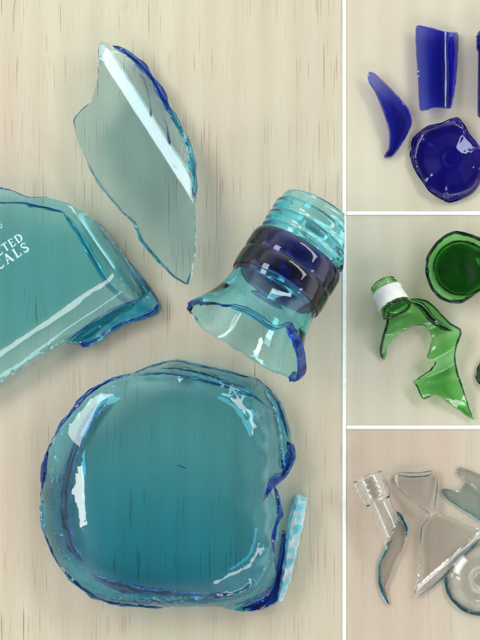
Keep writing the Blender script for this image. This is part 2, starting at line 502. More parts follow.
# ------------------------------------------------------------------ 2. aqua bottle side with printing
r = thing('bottle_fragment', 50, 280, 'large aqua bottle side with pale printed letters at the left edge of the photo', 'glass shard', G_MAIN)
OUT2 = [(-60, 205), (-20, 189), (0, 188), (13, 191), (30, 197.5), (47, 197.5), (54, 199.7), (66, 202.5), (75, 207), (90, 215.5), (102, 227), (114.5, 243), (133, 267),
        (149, 287), (159.7, 306), (157, 313.5), (144, 319), (125, 325), (106.5, 335), (88, 347.5), (79, 346), (64, 342), (50.6, 350), (37.5, 357), (22.5, 367),
        (13, 374), (0, 384), (-30, 402), (-60, 412)]
def r1(x, y):   # outward past the panel's right edge
    return (x - 63) * .83 - (y - 212) * .56
def r2(x, y):   # outward past the panel's lower edge
    return (x - 95) * .565 + (y - 278) * .825
def h2(x, y):
    a = clamp((r1(x, y) + 6) / 30)
    z = 10 + 30 * (max(0, 1 - a ** 3)) ** .5
    q = r2(x, y)
    if q > 0: z -= .25 * q if q < 4 else 1 + .43 * (q - 4) + (.007 * (q - 14) ** 2 if q > 14 else 0)
    z = max(z, 4.0)
    c = clamp((208 - y) / 22)
    return z - 9 * c * c
b, lo2 = sheet(OUT2, h2, lambda x, y: 6.4 + 2.0 * sstep(0, 25, r1(x, y)) - 3.2 * sstep(4, 30, r2(x, y)), 3.2, 2.6, .7, 11, 1.4, kz(30))
body = add('glass_wall', b, M_aqua, r)
z2 = lambda x, y: max(3, h2(x, y) - lo2)
add('broken_edge', ribbon([(-50, 205), (0, 203.5, .5), (26, 204, .6), (30, 205.5, 1.3), (45, 208, 1.2), (58, 211.5, .9), (66, 213.6, .5)], 2.8, 3, lambda x, y: z2(x, y) - 6, 12, kz(30)), M_edge, r, 'dark blue broken edge')
add('broken_edge', ribbon([(-40, 190), (0, 188.5, 1), (8, 190, 1), (13, 191.3, .6), (30, 198, .4), (47, 198, .8)], 2.2, 3, z2, 13, kz(30)), M_edge, r)
add('broken_edge', ribbon([(75, 209, .4), (95, 221), (114, 245, 1), (132, 268.5, 1), (146, 287, 1), (156, 304, 1.3)], 2.4, 4, lambda x, y: 5, 14, kz(20)), M_mid, r)
add('inner_ridge', ribbon([(64, 214, .5), (78, 232, 1), (92, 256, 1), (106, 280, 1.1), (124, 299, 1.2), (136, 303, .6)], 6, 5, lambda x, y: z2(x, y) - 12, 18, kz(25), 2.6, .3, 8), M_chunk, r, 'bright cyan inner ridge')
add('inner_ridge', ribbon([(86, 220, .4), (100, 236, 1), (114, 254, 1.1), (128, 272, 1.1), (143, 291, 1), (152, 303, .5)], 8, 5, 6, 20, kz(18), 2.6, .3, 8), M_chunk, r, 'bright cyan inner ridge')
CH = [(64, 342), (76, 331), (95, 317), (118, 303), (140, 297), (150, 289), (158.5, 304), (157, 313), (144, 318.5), (125, 324.5), (106.5, 334.5), (88, 347), (79, 345.5)]
b, _ = sheet(CH, lambda x, y: 11 + 3 * noise.noise(Vector((x * .07, y * .07, 3))), lambda x, y: 14.0, 4.5, 3.2, 1.4, 15, 3.5, kz(12), False)
base = add('thick_base', b, M_chunk, r, 'thick cyan broken corner of the base')
sub('broken_edge', ribbon([(68, 340, .6), (85, 327, .9), (105, 313, 1), (124, 304, .9), (142, 300, .5)], 3.2, 4, 18, 16, kz(18)), M_mid, base, r)
sub('broken_edge', ribbon([(76, 340, 1), (83, 344, 1.5), (92, 342, .9), (110, 330, .8), (128, 321.5, .8), (146, 315.5, 1.0), (155, 310, 1.9), (158, 304, 1.1)], 4.2, 4, 15, 17, kz(15)), M_edge, base, r)
add('broken_edge', ribbon([(-40, 406, .8), (0, 382, 1), (13, 372.5, 1.2), (22, 366.5, .7), (37, 356.5, .8), (50, 349.5, .7), (64, 342, .6)], 2.4, 3, lambda x, y: 4, 19, kz(8)), M_cyan, r)
# printed letters
def strokes(ch):
    A = []
    def arc(cx, cy, rx, ry, a0, a1, w0, w1, n=10):
        pts = []
        for i in range(n + 1):
            a = radians(a0 + (a1 - a0) * i / n)
            pts.append((cx + rx * cos(a), cy + ry * sin(a), w0 + (w1 - w0) * sin(pi * i / n)))
        A.append(pts)
    ln = lambda x0, y0, x1, y1, w: A.append([(x0, y0, w), (x1, y1, w)])
    if ch == 'C':
        arc(.42, .5, .36, .48, 50, 310, .06, .19); ln(.66, .70, .68, .98, .06); ln(.66, .02, .69, .26, .05); wd = .86
    elif ch == 'T':
        ln(.36, 0, .36, 1, .17); ln(.02, .96, .70, .96, .08); ln(.03, .78, .03, 1, .06); ln(.69, .78, .69, 1, .06); ln(.2, .03, .52, .03, .06); wd = .82
    elif ch == 'E':
        ln(.16, 0, .16, 1, .17); ln(.02, .96, .62, .96, .08); ln(.02, .04, .66, .04, .08); ln(.16, .52, .48, .52, .07); ln(.61, .78, .61, 1, .06); ln(.65, 0, .66, .26, .06); ln(.48, .40, .48, .64, .05); wd = .78
    elif ch == 'D':
        ln(.16, 0, .16, 1, .17); ln(.02, .96, .4, .96, .07); ln(.02, .04, .4, .04, .07); arc(.36, .5, .4, .46, 90, -90, .06, .19); wd = .92
    elif ch == 'A':
        ln(.08, .02, .38, 1, .08); ln(.38, 1, .70, .02, .18); ln(.2, .34, .58, .34, .07); ln(-.04, .03, .2, .03, .06); ln(.54, .03, .86, .03, .06); wd = .92
    elif ch == 'L':
        ln(.16, 0, .16, 1, .17); ln(.0, .97, .34, .97, .06); ln(.0, .04, .60, .04, .08); ln(.60, 0, .61, .3, .06); wd = .74
    elif ch == 'S':
        arc(.3, .74, .22, .22, 30, 230, .06, .12); arc(.3, .26, .25, .23, 60, -150, .08, .16); ln(.18, .62, .44, .42, .17); ln(.52, .72, .53, .98, .05); ln(.04, .02, .05, .3, .05); wd = .68
    elif ch == 'O':
        arc(.4, .5, .34, .46, 0, 360, .1, .16, 16); wd = .9
    else: wd = .5
    return A, wd
def lettering(items, parent, root):
    bm = bmesh.new(); lift = 0.0
    for ch, ox, oy, sz, ang in items:
        A, wd = strokes(ch)
        ca, sa = cos(ang), sin(ang)
        for si, pts in enumerate(A):
            L = []; R = []
            n = len(pts)
            for i, (x, y, w) in enumerate(pts):
                a = pts[max(0, i - 1)]; c = pts[min(n - 1, i + 1)]
                tx, ty = c[0] - a[0], c[1] - a[1]; q = math.hypot(tx, ty) or 1
                nx, ny = -ty / q * w / 2, tx / q * w / 2
                for lst, sgn in ((L, 1), (R, -1)):
                    lx, ly = (x + sgn * nx) * sz, (y + sgn * ny) * sz
                    px = ox + lx * ca - ly * sa * 1.0; py = oy - (lx * sa + ly * ca)
                    z = h2(px, py) - lo2 + 3.05 + .35 + .03 * si
                    lst.append((bm.verts.new(pos(px, py, z, kz(30))), bm.verts.new(pos(px, py, z - .3, kz(30)))))
            for i in range(n - 1):
                bm.faces.new((L[i][0], R[i][0], R[i + 1][0], L[i + 1][0]))
                bm.faces.new((L[i][1], L[i + 1][1], R[i + 1][1], R[i][1]))
                bm.faces.new((L[i][0], L[i + 1][0], L[i + 1][1], L[i][1])); bm.faces.new((R[i][0], R[i][1], R[i + 1][1], R[i + 1][0]))
    bmesh.ops.recalc_face_normals(bm, faces=bm.faces)
    return sub('lettering', bm, M_ink, parent, root)
AN = radians(33)
def word(txt, x, y, sz, gap=.12):
    out = []
    for ch in txt:
        out.append((ch, x, y, sz, AN)); wd = strokes(ch)[1] * sz + gap * sz
        x += wd * cos(AN); y -= wd * sin(AN)
    return out
lettering(word('CTED', .5, 257.0, 8.2, .12) + word('CALS', 1.0, 270.5, 9.6, .22) + word('O', 2.0, 229.5, 4.6), body, r)

# ------------------------------------------------------------------ 3. bottle neck with the dark band
r = thing('bottle_neck', 275, 290, 'pale aqua bottle neck with a dark violet-blue band, beside the long white strip', 'bottle neck', G_MAIN)
tau = radians(14)
fr = frame(-.53, .85, tau); fr = (fr[0], -fr[1], fr[2])
def img(u, s): return (u * .85 - .53 * s, u * .53 + .85 * s)
cx, cy = img(386.5, 11)
C = Vector((cx, cy, 45.5)); K3 = kz(62)
# keep the piece where the photograph has it at its own mean height
C.x = 240 + (C.x - 240); C.y = 320 + (C.y - 320)
def R3(s, th):
    if s < 47:
        v = 43.5 + 1.2 * sstep(0, 3, s)
        ph = (s / 14.5 + th / (2 * pi)) % 1.0
        v += 2.6 * sstep(0, .5, 1 - abs(ph - .5) * 2) * sstep(5, 12, s) * (1 - sstep(38, 46, s))
        return v
    b = 45.2 + 3.0 * sstep(47, 50, s) - 1.2 * sstep(90, 98, s)
    return b + 4.5 * sstep(100, 128, s) + 17.0 * sstep(118, 160, s)
def r3(s, th):
    v = 38.5 + 2.5 * sstep(45, 60, s) + 4.0 * sstep(100, 128, s) + 18.0 * sstep(116, 160, s)
    return min(v, R3(s, th) - 2.8)
def L3(th):
    n1 = noise.noise(Vector((cos(th) * 1.6, sin(th) * 1.6, 4.0)))
    n2 = noise.noise(Vector((cos(th) * 6, sin(th) * 6, 9.0)))
    top = exp(-((th - pi * .5) / .6) ** 2)
    t_ = th if th < 4 else th - 2 * pi
    return 152 + 4 * n1 + 3 * n2 - 11 * top - 20 * sstep(-.05, .95, t_) * (1 - sstep(1.0, 1.35, t_))
b = lathe(C, fr, R3, r3, 0, 112, L3, 96, 1.3, K3)
pt = add('glass_neck', cut_at(b, 338.6), M_neck, r)
def band(s0, s1, rb):
    def ro(s, th):
        q = clamp((s - s0) / (s1 - s0)); return rb + 1.3 * (1 - (2 * q - 1) ** 4)
    return lathe(C, fr, ro, lambda s, th: R3(60, 0) + .4, s0, s1 - 1, lambda th: s1, 96, 1.5, K3, flat_end=False)
bd = add('dark_band', cut_at(band(49, 70, 48.9), 338.6), M_band, r)
bd = add('dark_band', cut_at(band(70.6, 92, 48.9), 338.6), M_band, r)
# theta: 0 = side, pi/2 = up
add('broken_edge', lip(C, fr, lambda s, th: (R3(s, th) + r3(s, th)) / 2, L3, -.45, 1.05, lambda th: 12 - 2 * abs(th - .3), K3, 60, 3, rt=3.4), M_edge, r, 'thick deep blue broken lip')
add('broken_edge', lip(C, fr, lambda s, th: (R3(s, th) + r3(s, th)) / 2, L3, .9, 2.1, 7, K3, 50, 5), M_cyan, r, 'bright cyan broken lip')
add('broken_edge', lip(C, fr, lambda s, th: (R3(s, th) + r3(s, th)) / 2, L3, 2.5, 3.35, 6, K3, 40, 6), M_edge, r, 'deep blue broken lip')

# ------------------------------------------------------------------ 4. bottle base
r = thing('base_fragment', 165, 490, 'big rounded teal bottle base with blue edges and a notch at its right side', 'bottle base', G_MAIN)
OUT4 = [(130, 372.5), (117.5, 376), (101, 384), (86, 394.6), (74, 409), (61, 424), (53, 438), (46.7, 453), (42.5, 476), (37.5, 500), (37.5, 524), (45, 543),
        (54, 561), (63, 571), (78, 583), (95.6, 596), (111, 602.5), (130, 605), (150, 608), (160, 610), (175, 609), (200, 609), (225, 612), (245, 615.5),
        (262, 612), (272, 602), (276, 585), (277, 566), (276, 553), (279, 535), (280, 520), (277.5, 505), (272, 492), (273, 484), (283, 479), (289, 470), (294.5, 458.6), (292, 440), (287, 417), (279, 399),
        (265, 385), (256, 378), (233, 371), (210, 366), (188, 361.5), (173, 360), (154, 364), (143, 369)]
def f4(x, y):
    X = (x - 163) / 121.0; Y = (y - 487) / 124.0
    # slight lean
    X -= .06 * Y
    return (abs(X) ** 3.7 + abs(Y) ** 3.7) ** (1 / 3.7)
def gau(x, y, cx, cy, a, b, rot=0):
    dx, dy = x - cx, y - cy
    u = dx * cos(rot) + dy * sin(rot); v = -dx * sin(rot) + dy * cos(rot)
    return exp(-(u / a) ** 2 - (v / b) ** 2)
def ht4(x, y):
    f = f4(x, y)
    wl = .42 + .24 * sstep(140, 60, x)
    q = clamp((f - (1 - wl)) / wl)
    z = 9 + 38 * max(0, 1 - q ** 2.3) ** .62
    z -= 3.0 * sstep(.62, .0, f)
    rim = sstep(.80, .88, f)
    z += rim * (2.6 * noise.noise(Vector((x * .045, y * .045, 2))) + 1.6 * noise.noise(Vector((x * .11, y * .11, 5)))) + 2.4 * exp(-((f - .90) / .03) ** 2) * max(sstep(560, 590, y), sstep(400, 385, y))
    d = math.hypot(x - 183, y - 470)
    pass
    z += .8 * gau(x, y, 97, 416, 7, 20, .35) + .8 * gau(x, y, 67, 496, 7, 18, .1) - 1.2 * gau(x, y, 238, 578, 14, 14)
    return z
def tt4(x, y):
    return 7.5 + 9 * sstep(430, 600, y) * (.45 + .55 * sstep(60, 150, x)) * (1 - .45 * sstep(190, 270, x)) + 3.0 * sstep(180, 60, x) + 4 * sstep(.6, 1.0, f4(x, y)) 
def h4(x, y): return ht4(x, y) - tt4(x, y) / 2
b, lo4 = sheet(OUT4, h4, tt4, 3.2, 2.6, 1.0, 21, 2.2, kz(30), relief=lambda x, y: sstep(.84, .87, f4(x, y)) * (1 - sstep(.92, .95, f4(x, y))) * max(sstep(120, 60, x), sstep(560, 590, y) * sstep(230, 190, x)) * .8 + .05 * sstep(480, 520, y))
body = add('glass_base', b, M_base, r)
z4 = lambda x, y: max(3.0, h4(x, y) - lo4)
add('broken_edge', ribbon([(133, 374, .5), (117.5, 378, .8), (101, 386, 1), (87, 396.5, 1.2), (75, 410, 1.2), (64, 424, .9), (55, 437, .6)], 5, 6, z4, 22, kz(25)), M_edge, r)
add('broken_edge', ribbon([(54, 440, .5), (49, 453, 1.1), (45, 470, 1.3), (42, 486, 1.1), (40, 500, .6)], 5.5, 6, z4, 23, kz(25)), M_edge, r)
add('broken_edge', ribbon([(39, 524, .4), (47, 543, .8), (56, 561, .8), (66, 571, 1), (80, 583, 1.2), (97, 595, 1.3), (113, 601, 1.4), (132, 603, 1.2), (150, 606, .9), (163, 608.5, .4)], 5, 6, z4, 24, kz(25)), M_mid, r)
add('broken_edge', ribbon([(133, 373.5, .5), (154, 365.5, .9), (173, 362, 1), (188, 363.5, .8), (210, 368, 1), (233, 373.5, .9), (256, 380, .8), (266, 387, .5)], 3.2, 5, z4, 31, kz(25)), M_mid, r)
add('broken_edge', ribbon([(160, 369, .4), (180, 369, 1), (205, 374, 1.1), (225, 381, .9), (246, 388, .5)], 5, 5, lambda x, y: z4(x, y) + 2, 32, kz(25)), M_base, r, 'chipped upper rim')
add('centre_mark', ribbon([(175, 466, .5), (181, 467, 1), (188, 470, .6)], 1.6, 1.4, 4, 37, kz(5), 1.5, .2), M_edge, r, 'short dark mould line')
add('knurled_band', ribbon([(108, 398, .4), (92, 414, 1), (80, 436, 1), (71, 462, 1), (66, 490, 1.1), (66, 520, 1.1), (72, 545, .9), (84, 562, .5)], 9, 4, 6, 33, kz(8), 3, .2, 9), M_knurl, r, 'textured violet-blue band inside the rim')
add('knurled_band', ribbon([(92, 573, .4), (112, 583, 1), (140, 590, 1), (175, 593, 1), (210, 594, .9), (232, 594, .4)], 8, 4, 6, 34, kz(8), 3, .2, 9), M_knurl, r, 'textured violet-blue band inside the rim')
add('broken_edge', ribbon([(140, 377, .3), (165, 375, .8), (195, 379, 1), (222, 386, 1), (250, 396, .8), (268, 410, .4)], 3.2, 4, lambda x, y: z4(x, y) - 4, 35, kz(25)), M_mid, r)
add('broken_edge', ribbon([(262, 385, .4), (276, 399, .8), (283, 417, 1), (288, 438, .6)], 3.5, 6, z4, 25, kz(25)), M_edge, r)
add('broken_edge', ribbon([(287, 442, 1), (291, 452, 1.1), (288, 464, 1.3), (282, 475, 1.3), (272, 481, 1.5), (266, 490, 1.0), (262, 498, .3)], 6, 7, lambda x, y: z4(x, y) + 3, 26, kz(25)), M_edge, r, 'chipped bright blue notch edge')
add('broken_edge', ribbon([(293, 443, .5), (295, 458, 1), (290, 470, 1), (283, 480, .8)], 3, 6, lambda x, y: z4(x, y) + 2, 27, kz(25)), M_cyan, r)
add('broken_edge', ribbon([(274, 484, .5), (278, 500, .8), (280, 513, 1.2), (275, 524, 1.1), (272.5, 538, 1.1), (273.5, 553, .6)], 5, 7, lambda x, y: z4(x, y) + 3, 28, kz(25)), M_edge, r)
CH = [(296, 497), (300, 495.5), (303, 498.5), (308, 500), (305.5, 522), (301, 540), (296, 562), (289, 590), (282, 603), (276, 604), (280, 585), (284, 560), (286, 540), (290, 518)]
b, _ = sheet(CH, lambda x, y: 17 + 2 * noise.noise(Vector((x * .12, y * .12, 3))), lambda x, y: 18.0 + 3 * noise.noise(Vector((x * .3, y * .3, 8))), 2.6, 2.4, 1.3, 29, 2.4, kz(22), False)
fw = add('fractured_wall', b, M_frost, r, 'upright wall stub with a crumbled icy cyan face')
FT = [(283, 532), (279, 560), (272, 584), (262, 599), (240, 609), (258, 613), (270, 609), (279, 603), (285, 585), (288, 560), (287, 540)]
b, _ = sheet(FT, lambda x, y: 8, lambda x, y: 10.0, 3.2, 2.4, .8, 30, 2.6, kz(14))
add('thick_corner', b, M_edge, r, 'thick dark blue lower corner')

# ------------------------------------------------------------------ 5. cobalt pieces
G_B = 'broken pieces of the cobalt bottle'
def shard(name, out, hf, tf, mat, edge_mat, label, cat, grp, ew=.8, grid=2.6, ed=1.4, jag=.35, kk=8, seed=1, step=1.5, edges='all'):
    cx = sum(p[0] for p in out) / len(out); cy = sum(p[1] for p in out) / len(out)
    r = thing(name, cx, cy, label, cat, grp)
    b, lo = sheet(out, hf, tf, grid, step, jag, seed, ew, kz(kk))
    body = add('glass_wall', b, mat, r)
    zf = lambda x, y: hf(x, y) - lo
    runs = [out + out[:1]] if edges == 'all' else edges
    for i, e in enumerate(runs):
        add('broken_edge', ribbon(e, ed, ed * 1.3, zf, seed + i, kz(kk), 1.5, .3, 5), edge_mat, r)
    return r, body, zf

B1 = [(367.4, 75.6), (370, 72.8), (374.8, 74.8), (384.6, 83.8), (397.7, 97), (407.5, 109), (411.3, 117.4), (410.8, 125.6), (404, 140), (396, 152), (391.5, 156.5),
      (384.6, 156.5), (389.5, 147), (389.5, 132), (384.6, 116), (376.4, 95), (369, 83)]
def hb1(x, y):
    v = (x - 390) * .6 + (y - 115) * .8
    u = (x - 390) * .8 - (y - 115) * .6
    return 9 - .10 * max(0, v) ** 1.25 * .6 - .012 * u * u * .4
shard('glass_shard', B1, hb1, lambda x, y: 2.0 + 4.2 * sstep(80, 125, y), M_blue, M_blue2, 'curved blue shard like a horn, pointing up at the left of the blue group', 'glass shard', G_B, seed=41, ed=1.0)
B2 = [(416, 26.5), (429.7, 29), (442.8, 32.7), (451, 33), (457.5, 32), (458.9, 36.3), (458.4, 56), (456, 80.6), (451.8, 105), (448.5, 109), (434.6, 108.4), (419.8, 110.4), (418, 80.6), (415.7, 47.8)]
def hb2(x, y):
    u = (x - 436) / 21.0
    return 13 - (2.6 if u < 0 else 9.5) * abs(u) ** 2.4 + .3 * sin(y * .12)
shard('glass_shard', B2, hb2, lambda x, y: 3.0 + 3.2 * exp(-((x - 443) / 11) ** 2), M_blue, M_blue2, 'blue shard with straight sides that narrows downward, above the blue bottle base', 'glass shard', G_B, seed=43, ed=.9)
# upright blue neck at the right edge
r = thing('bottle_neck', 492, 72, 'dark blue bottle neck cut by the right edge of the photo', 'bottle neck', G_B)
fr5 = frame(0, 1, radians(1))
def Rn(s, th): return 13.6 + 1.6 * (sstep(1, 3, s) - sstep(17, 19, s)) + .5 * sin(s * 1.6) * (1 - sstep(8, 12, s)) + .7 * sstep(20, 80, s)
add('glass_neck', lathe(Vector((491.5, 32, 17)), fr5, Rn, lambda s, th: Rn(s, th) - 3.2, 0, 74, lambda th: 83 + 3 * noise.noise(Vector((cos(th) * 3, sin(th) * 3, 2))), 48, 1.5, kz(17)), M_blue2, r)
# base
B4 = [(412.5, 148), (415, 138), (423, 130), (430, 126), (441.7, 124), (450, 120), (458, 118), (461.7, 123), (468, 133), (475, 142), (480, 149), (485, 160), (483.5, 172), (478, 185), (471.7, 192.5),
      (461.7, 197.5), (450, 201), (440, 196.7), (430, 190), (421.7, 178), (415, 166.7), (411.7, 155)]
def hb4(x, y):
    d = math.hypot(x - 450, y - 159); th = atan2(y - 159, x - 450)
    i_ = round((th - .66) / (2 * pi / 9)); sl = .27 + .06 * sin(i_ * 2.4 + .5)
    z = 14 - sl * max(0, d * cos(th - .66 - i_ * 2 * pi / 9) - 10) + 1.6 * sstep(26, 33, d) * (1 - sstep(35, 40, d))
    z -= 1.2 * (1 - sstep(5, 10.5, d))
    return z
shard('base_fragment', B4, hb4, lambda x, y: 5.0, M_blue3, M_blue2, 'round blue bottle base with ray-like flutes around a dark centre', 'bottle base', G_B, 1.6, 2.0, 3.2, .8, 10, 47)

# ------------------------------------------------------------------ 6. green pieces
G_G = 'broken pieces of the green bottle'
GB = [(425.3, 264.4), (426.5, 258), (429, 252.7), (436.2, 243), (445, 236), (453.8, 232.6), (462.5, 234.0), (469, 235.7), (476, 238.5), (486, 243), (495, 252), (500, 266), (497, 279), (489, 287), (480, 290), (468, 298), (459.6, 302),
      (449.4, 301.6), (439, 298), (430.4, 287.7), (426, 276)]
def gd(x, y): return math.hypot(x - 462, (y - 268) * 1.04)
def hg(x, y):
    d = gd(x, y)
    return 4 + 15 * sstep(26, 35, d) + 2.0 * exp(-((d - 12) / 9) ** 2) + 1.5 * noise.noise(Vector((x * .06, y * .06, 1)))
rr_, bb_, _z = shard('base_fragment', GB, hg, lambda x, y: 5.0 + 2.0 * (1 - sstep(24, 30, gd(x, y))), M_green, M_gedge, 'round dark green bottle base like a shallow cup, above the jagged green shard', 'bottle base', G_G, 1.5, 2.0, 3.0, .6, 10, 51)
fl = []
for i in range(26):
    a = 2 * pi * i / 26; fl.append((463 + 29.0 * cos(a), 269.5 + 27 * sin(a)))
b, lo = sheet(fl, lambda x, y: 1.3 * noise.noise(Vector((x * .07, y * .05, 3))) + 1.2 * exp(-(gd(x, y) / 12) ** 2), lambda x, y: 3.0 + 1.2 * noise.noise(Vector((x * .05, y * .12, 7))), 3, 2.5, .1, 3, .4, kz(18))
for v in b.verts: v.co.z += 12.5 * S
add('thick_floor', b, M_dgreen, rr_, 'thick dark floor of the base')

r = thing('bottle_neck', 420, 340, 'green bottle neck with a white label ring and a long jagged shoulder below it', 'bottle neck', G_G)
frg = frame(.42, .90, radians(22))
Cg = Vector((383.5, 284, 15))
def Rg(s, th): return 13.0 + .9 * max(0, sin(2 * pi * (s / 4.2 + th / 6.283))) * (1 - sstep(8, 10, s)) + 2.0 * sstep(10, 31, s)
add('glass_neck', lathe(Cg, frg, Rg, lambda s, th: Rg(s, th) - 2.4, 0, 22, lambda th: 32 + 1.5 * noise.noise(Vector((cos(th) * 2, sin(th) * 2, 6))) - 3 * max(0, sin(th)), 48, 1.0, kz(18)), M_green, r)
def lb(s, th): return 14.9 + .9 * exp(-((s - 9.5) / 1.2) ** 2) + 1.4 * sstep(10, 27, s)
add('label', lathe(Cg, frg, lb, lambda s, th: 14.2 + 1.4 * sstep(10, 27, s), 8.5, 24, lambda th: 25, 48, .9, kz(18), flat_end=False), M_label, r, 'white paper label ring')
add('broken_edge', lip(Cg, frg, lambda s, th: 14.6, lambda th: 31.5 - 3 * max(0, sin(th)), 0, 2 * pi, 2.2, kz(18), 60, 8), M_gedge, r, 'blackish broken ring')
GS = [(385.9, 313.4), (387.6, 322), (383, 336), (380.7, 349.7), (382.4, 358), (385.9, 359.7), (388.4, 346), (394.5, 339), (402, 332.4), (413.4, 325), (423.8, 324.7), (429, 329), (432, 336.5),
      (431, 346), (427, 356.3), (434.6, 361.5), (431, 369.5), (413.5, 381.6), (417, 386), (423.6, 399), (433.8, 395), (442, 397.6), (457.4, 409.5), (474.3, 419.6), (467.5, 401), (459, 377.4),
      (454.9, 357), (455.5, 345.3), (460.8, 333.5), (459, 328), (450, 323), (441, 314), (434, 306.6), (425.5, 300.5), (415, 298.8), (408, 299.5), (398, 308), (390, 311)]
def hgs(x, y):
    z = 11 + 5 * sin((x * .45 + y * .75 - 255) * .16) * sstep(315, 335, y) * (1 - sstep(372, 392, y))
    z -= 8 * sstep(385, 418, y)
    z += 5.0 * sstep(320, 300, y)
    z += .9 * sin((x * .8 - y * .45 - 190) * .13) * sstep(300, 315, y) * (1 - sstep(380, 400, y))
    z -= 5 * sstep(398, 382, x) * sstep(320, 350, y)
    return z
b, log = sheet(GS, hgs, lambda x, y: 3.6, 2.2, 1.5, .35, 53, .8, kz(12))
sh = add('glass_wall', b, M_green, r, 'jagged folded green shoulder')
zg = lambda x, y: hgs(x, y) - log
for e, w in (([(386, 312), (387.5, 322), (383.3, 336), (381.3, 349.5), (382.8, 357.5), (385.5, 358.8)], 2.6), ([(409, 299.5), (416, 299.3), (426, 301.3), (434, 307.4), (441, 315), (450, 323.5), (459.3, 329.3, 1.2), (460, 334), (455.3, 345.5), (454.6, 357), (458.6, 377.4), (467, 401, .7), (473, 418, .4)], 2.0),
             ([(402, 332.4, .4), (413.4, 325.4, .6), (423.8, 325), (429, 329.5, .5)], 1.0), ([(431, 340, .4), (430.5, 347), (427.3, 356.3), (430, 359.3, .5)], 1.2), ([(413.8, 381.8), (417, 386.5), (423.6, 398.6, 1.2), (433.8, 394.8, .6)], 1.4)):
    sub('broken_edge', ribbon(e, w, w * 1.4, zg, 54, kz(12), 1.5, .3, 5), M_gedge, sh, r)
sub('fold', ribbon([(410, 302, .5), (420, 306, 1), (430, 317, 1.1), (441, 326, 1), (452, 331, .5)], 7, 5, lambda x, y: zg(x, y) + 2, 55, kz(12), 2, .25, 8), M_dgreen, sh, r)
shard('glass_shard', [(480, 364), (484, 360), (492, 366), (496, 380), (488, 388), (480, 383), (477, 376)], lambda x, y: 6 - .02 * (x - 486) ** 2, lambda x, y: 3.4, M_dgreen, M_gedge,
      'small dark green sliver cut by the right edge of the photo', 'glass shard', G_G, seed=57, ed=2.0)

# ------------------------------------------------------------------ 7. clear pieces
G_C = 'broken pieces of the clear bottle'
r = thing('bottle_neck', 385, 530, 'clear bottle neck with screw thread that ends in a long curved tail', 'bottle neck', G_C)
frc = frame(.40, .92, radians(4))
Cc = Vector((367.5, 477, 17))
def Rc(s, th):
    v = 12.3 + 3.3 * (1 - sstep(22, 27, s))
    ph = (s / 6.0 + th / 6.283) % 1
    return v + .9 * sstep(0, .5, 1 - abs(ph - .5) * 2) * sstep(2, 4, s) * (1 - sstep(18, 22, s))
Lc = lambda th: 62 + 10 * cos(th) + 2 * noise.noise(Vector((cos(th) * 2, sin(th) * 2, 6))) - 3 * sin(th) - 6 * max(0, -sin(th))
add('glass_neck', lathe(Cc, frc, Rc, lambda s, th: Rc(s, th) - 2.3, 0, 48, Lc, 56, 1.0, kz(17)), M_clear, r)
TAIL = [(390.5, 607), (385, 598), (380.2, 584), (380, 565.6), (386, 550), (388, 538), (392, 524), (400, 514), (405, 520), (408.5, 529), (408, 538), (404, 552), (397, 562), (393.5, 574), (388, 584), (387.5, 596)]
def htl(x, y): return 4 - 1 * sstep(570, 608, y) + 1.5 * sstep(545, 522, y)
b, lot = sheet(TAIL, htl, lambda x, y: 3.2, 2.4, 1.6, .3, 61, .7, kz(12))
tl = add('glass_wall', b, M_clear, r, 'thin curved tail')
ztl = lambda x, y: htl(x, y) - lot
sub('broken_edge', ribbon([(395, 538.6, .6), (387.3, 551.5, 1), (380.8, 565.6, 1.1), (380.5, 584, 1.2), (385.3, 598, 1.1), (390.3, 606.6, .8)], 2.4, 3, ztl, 62, kz(12), 1.5), M_cledge, tl, r, 'dark teal broken edge')
sub('broken_edge', ribbon([(397, 512, .6), (401, 517, 1.1), (405, 524, 1.2), (407, 531, 1.1), (407, 538, .5)], 3.4, 3, lambda x, y: ztl(x, y) + 2, 63, kz(12), 1.5), M_cledge, tl, r, 'dark teal broken edge')

def tilt(zc, ax, ay, cx, cy, curve=0.0):
    return lambda x, y: zc + ax * (x - cx) + ay * (y - cy) + curve * ((x - cx) ** 2 + (y - cy) ** 2)
C1 = [(395, 475.5), (402, 472), (418, 472.5), (433, 470.5), (438.4, 477), (437, 491), (434, 512), (428.6, 513), (413, 502), (399, 489.5), (392, 482.5)]
shard('glass_shard', C1, lambda x, y: 9 - .012 * (x - 418) ** 2 + .08 * (y - 490), lambda x, y: 3.4, M_clear, M_cledge, 'clear triangular shard with teal edges beside the threaded clear neck', 'glass shard', G_C,
      seed=65, ed=1.6, edges=[[(397, 475, .4), (410, 477), (426, 476), (433, 473, .5)], [(400, 472.5, .6), (418, 472.8, .7), (433, 471, 1)], [(437.6, 476, .6), (436.5, 491, 1.2), (433.5, 510, 1)], [(393, 481, .3), (399, 489, .5), (413, 501.6, .5), (428, 512.4, .7)]])
C2 = [(430, 516), (421.6, 527.5), (420, 544), (420, 567), (414.5, 593.6), (418.7, 598), (441, 581), (466.5, 555.6), (480, 541), (494, 528), (490, 520), (480, 528), (469, 526), (455, 519), (441, 515)]
def hc2(x, y):
    v = (x - 417) * .66 + (y - 596) * .75      # distance from the lower right side, negative inside
    return 9 + .04 * min(0, v + 10) - .235 * clamp(v + 10, 0, 7) - .5 * max(0, v + 3)
shard('glass_shard', C2, hc2, lambda x, y: 3.6, M_clear, M_cledge, 'long clear four-sided shard lying diagonally in the middle of the clear pieces', 'glass shard', G_C,
      seed=67, ed=1.8, grid=1.9, edges=[[(418.7, 597.5, .6), (441, 580.5, 1), (466.5, 555, 1.2), (480, 540.4, 1.2), (493, 528, .8)], [(430, 516.5, .5), (422, 527.5, .9), (420.4, 544, .7)], [(420.3, 567, .3), (415, 593, .6)]])
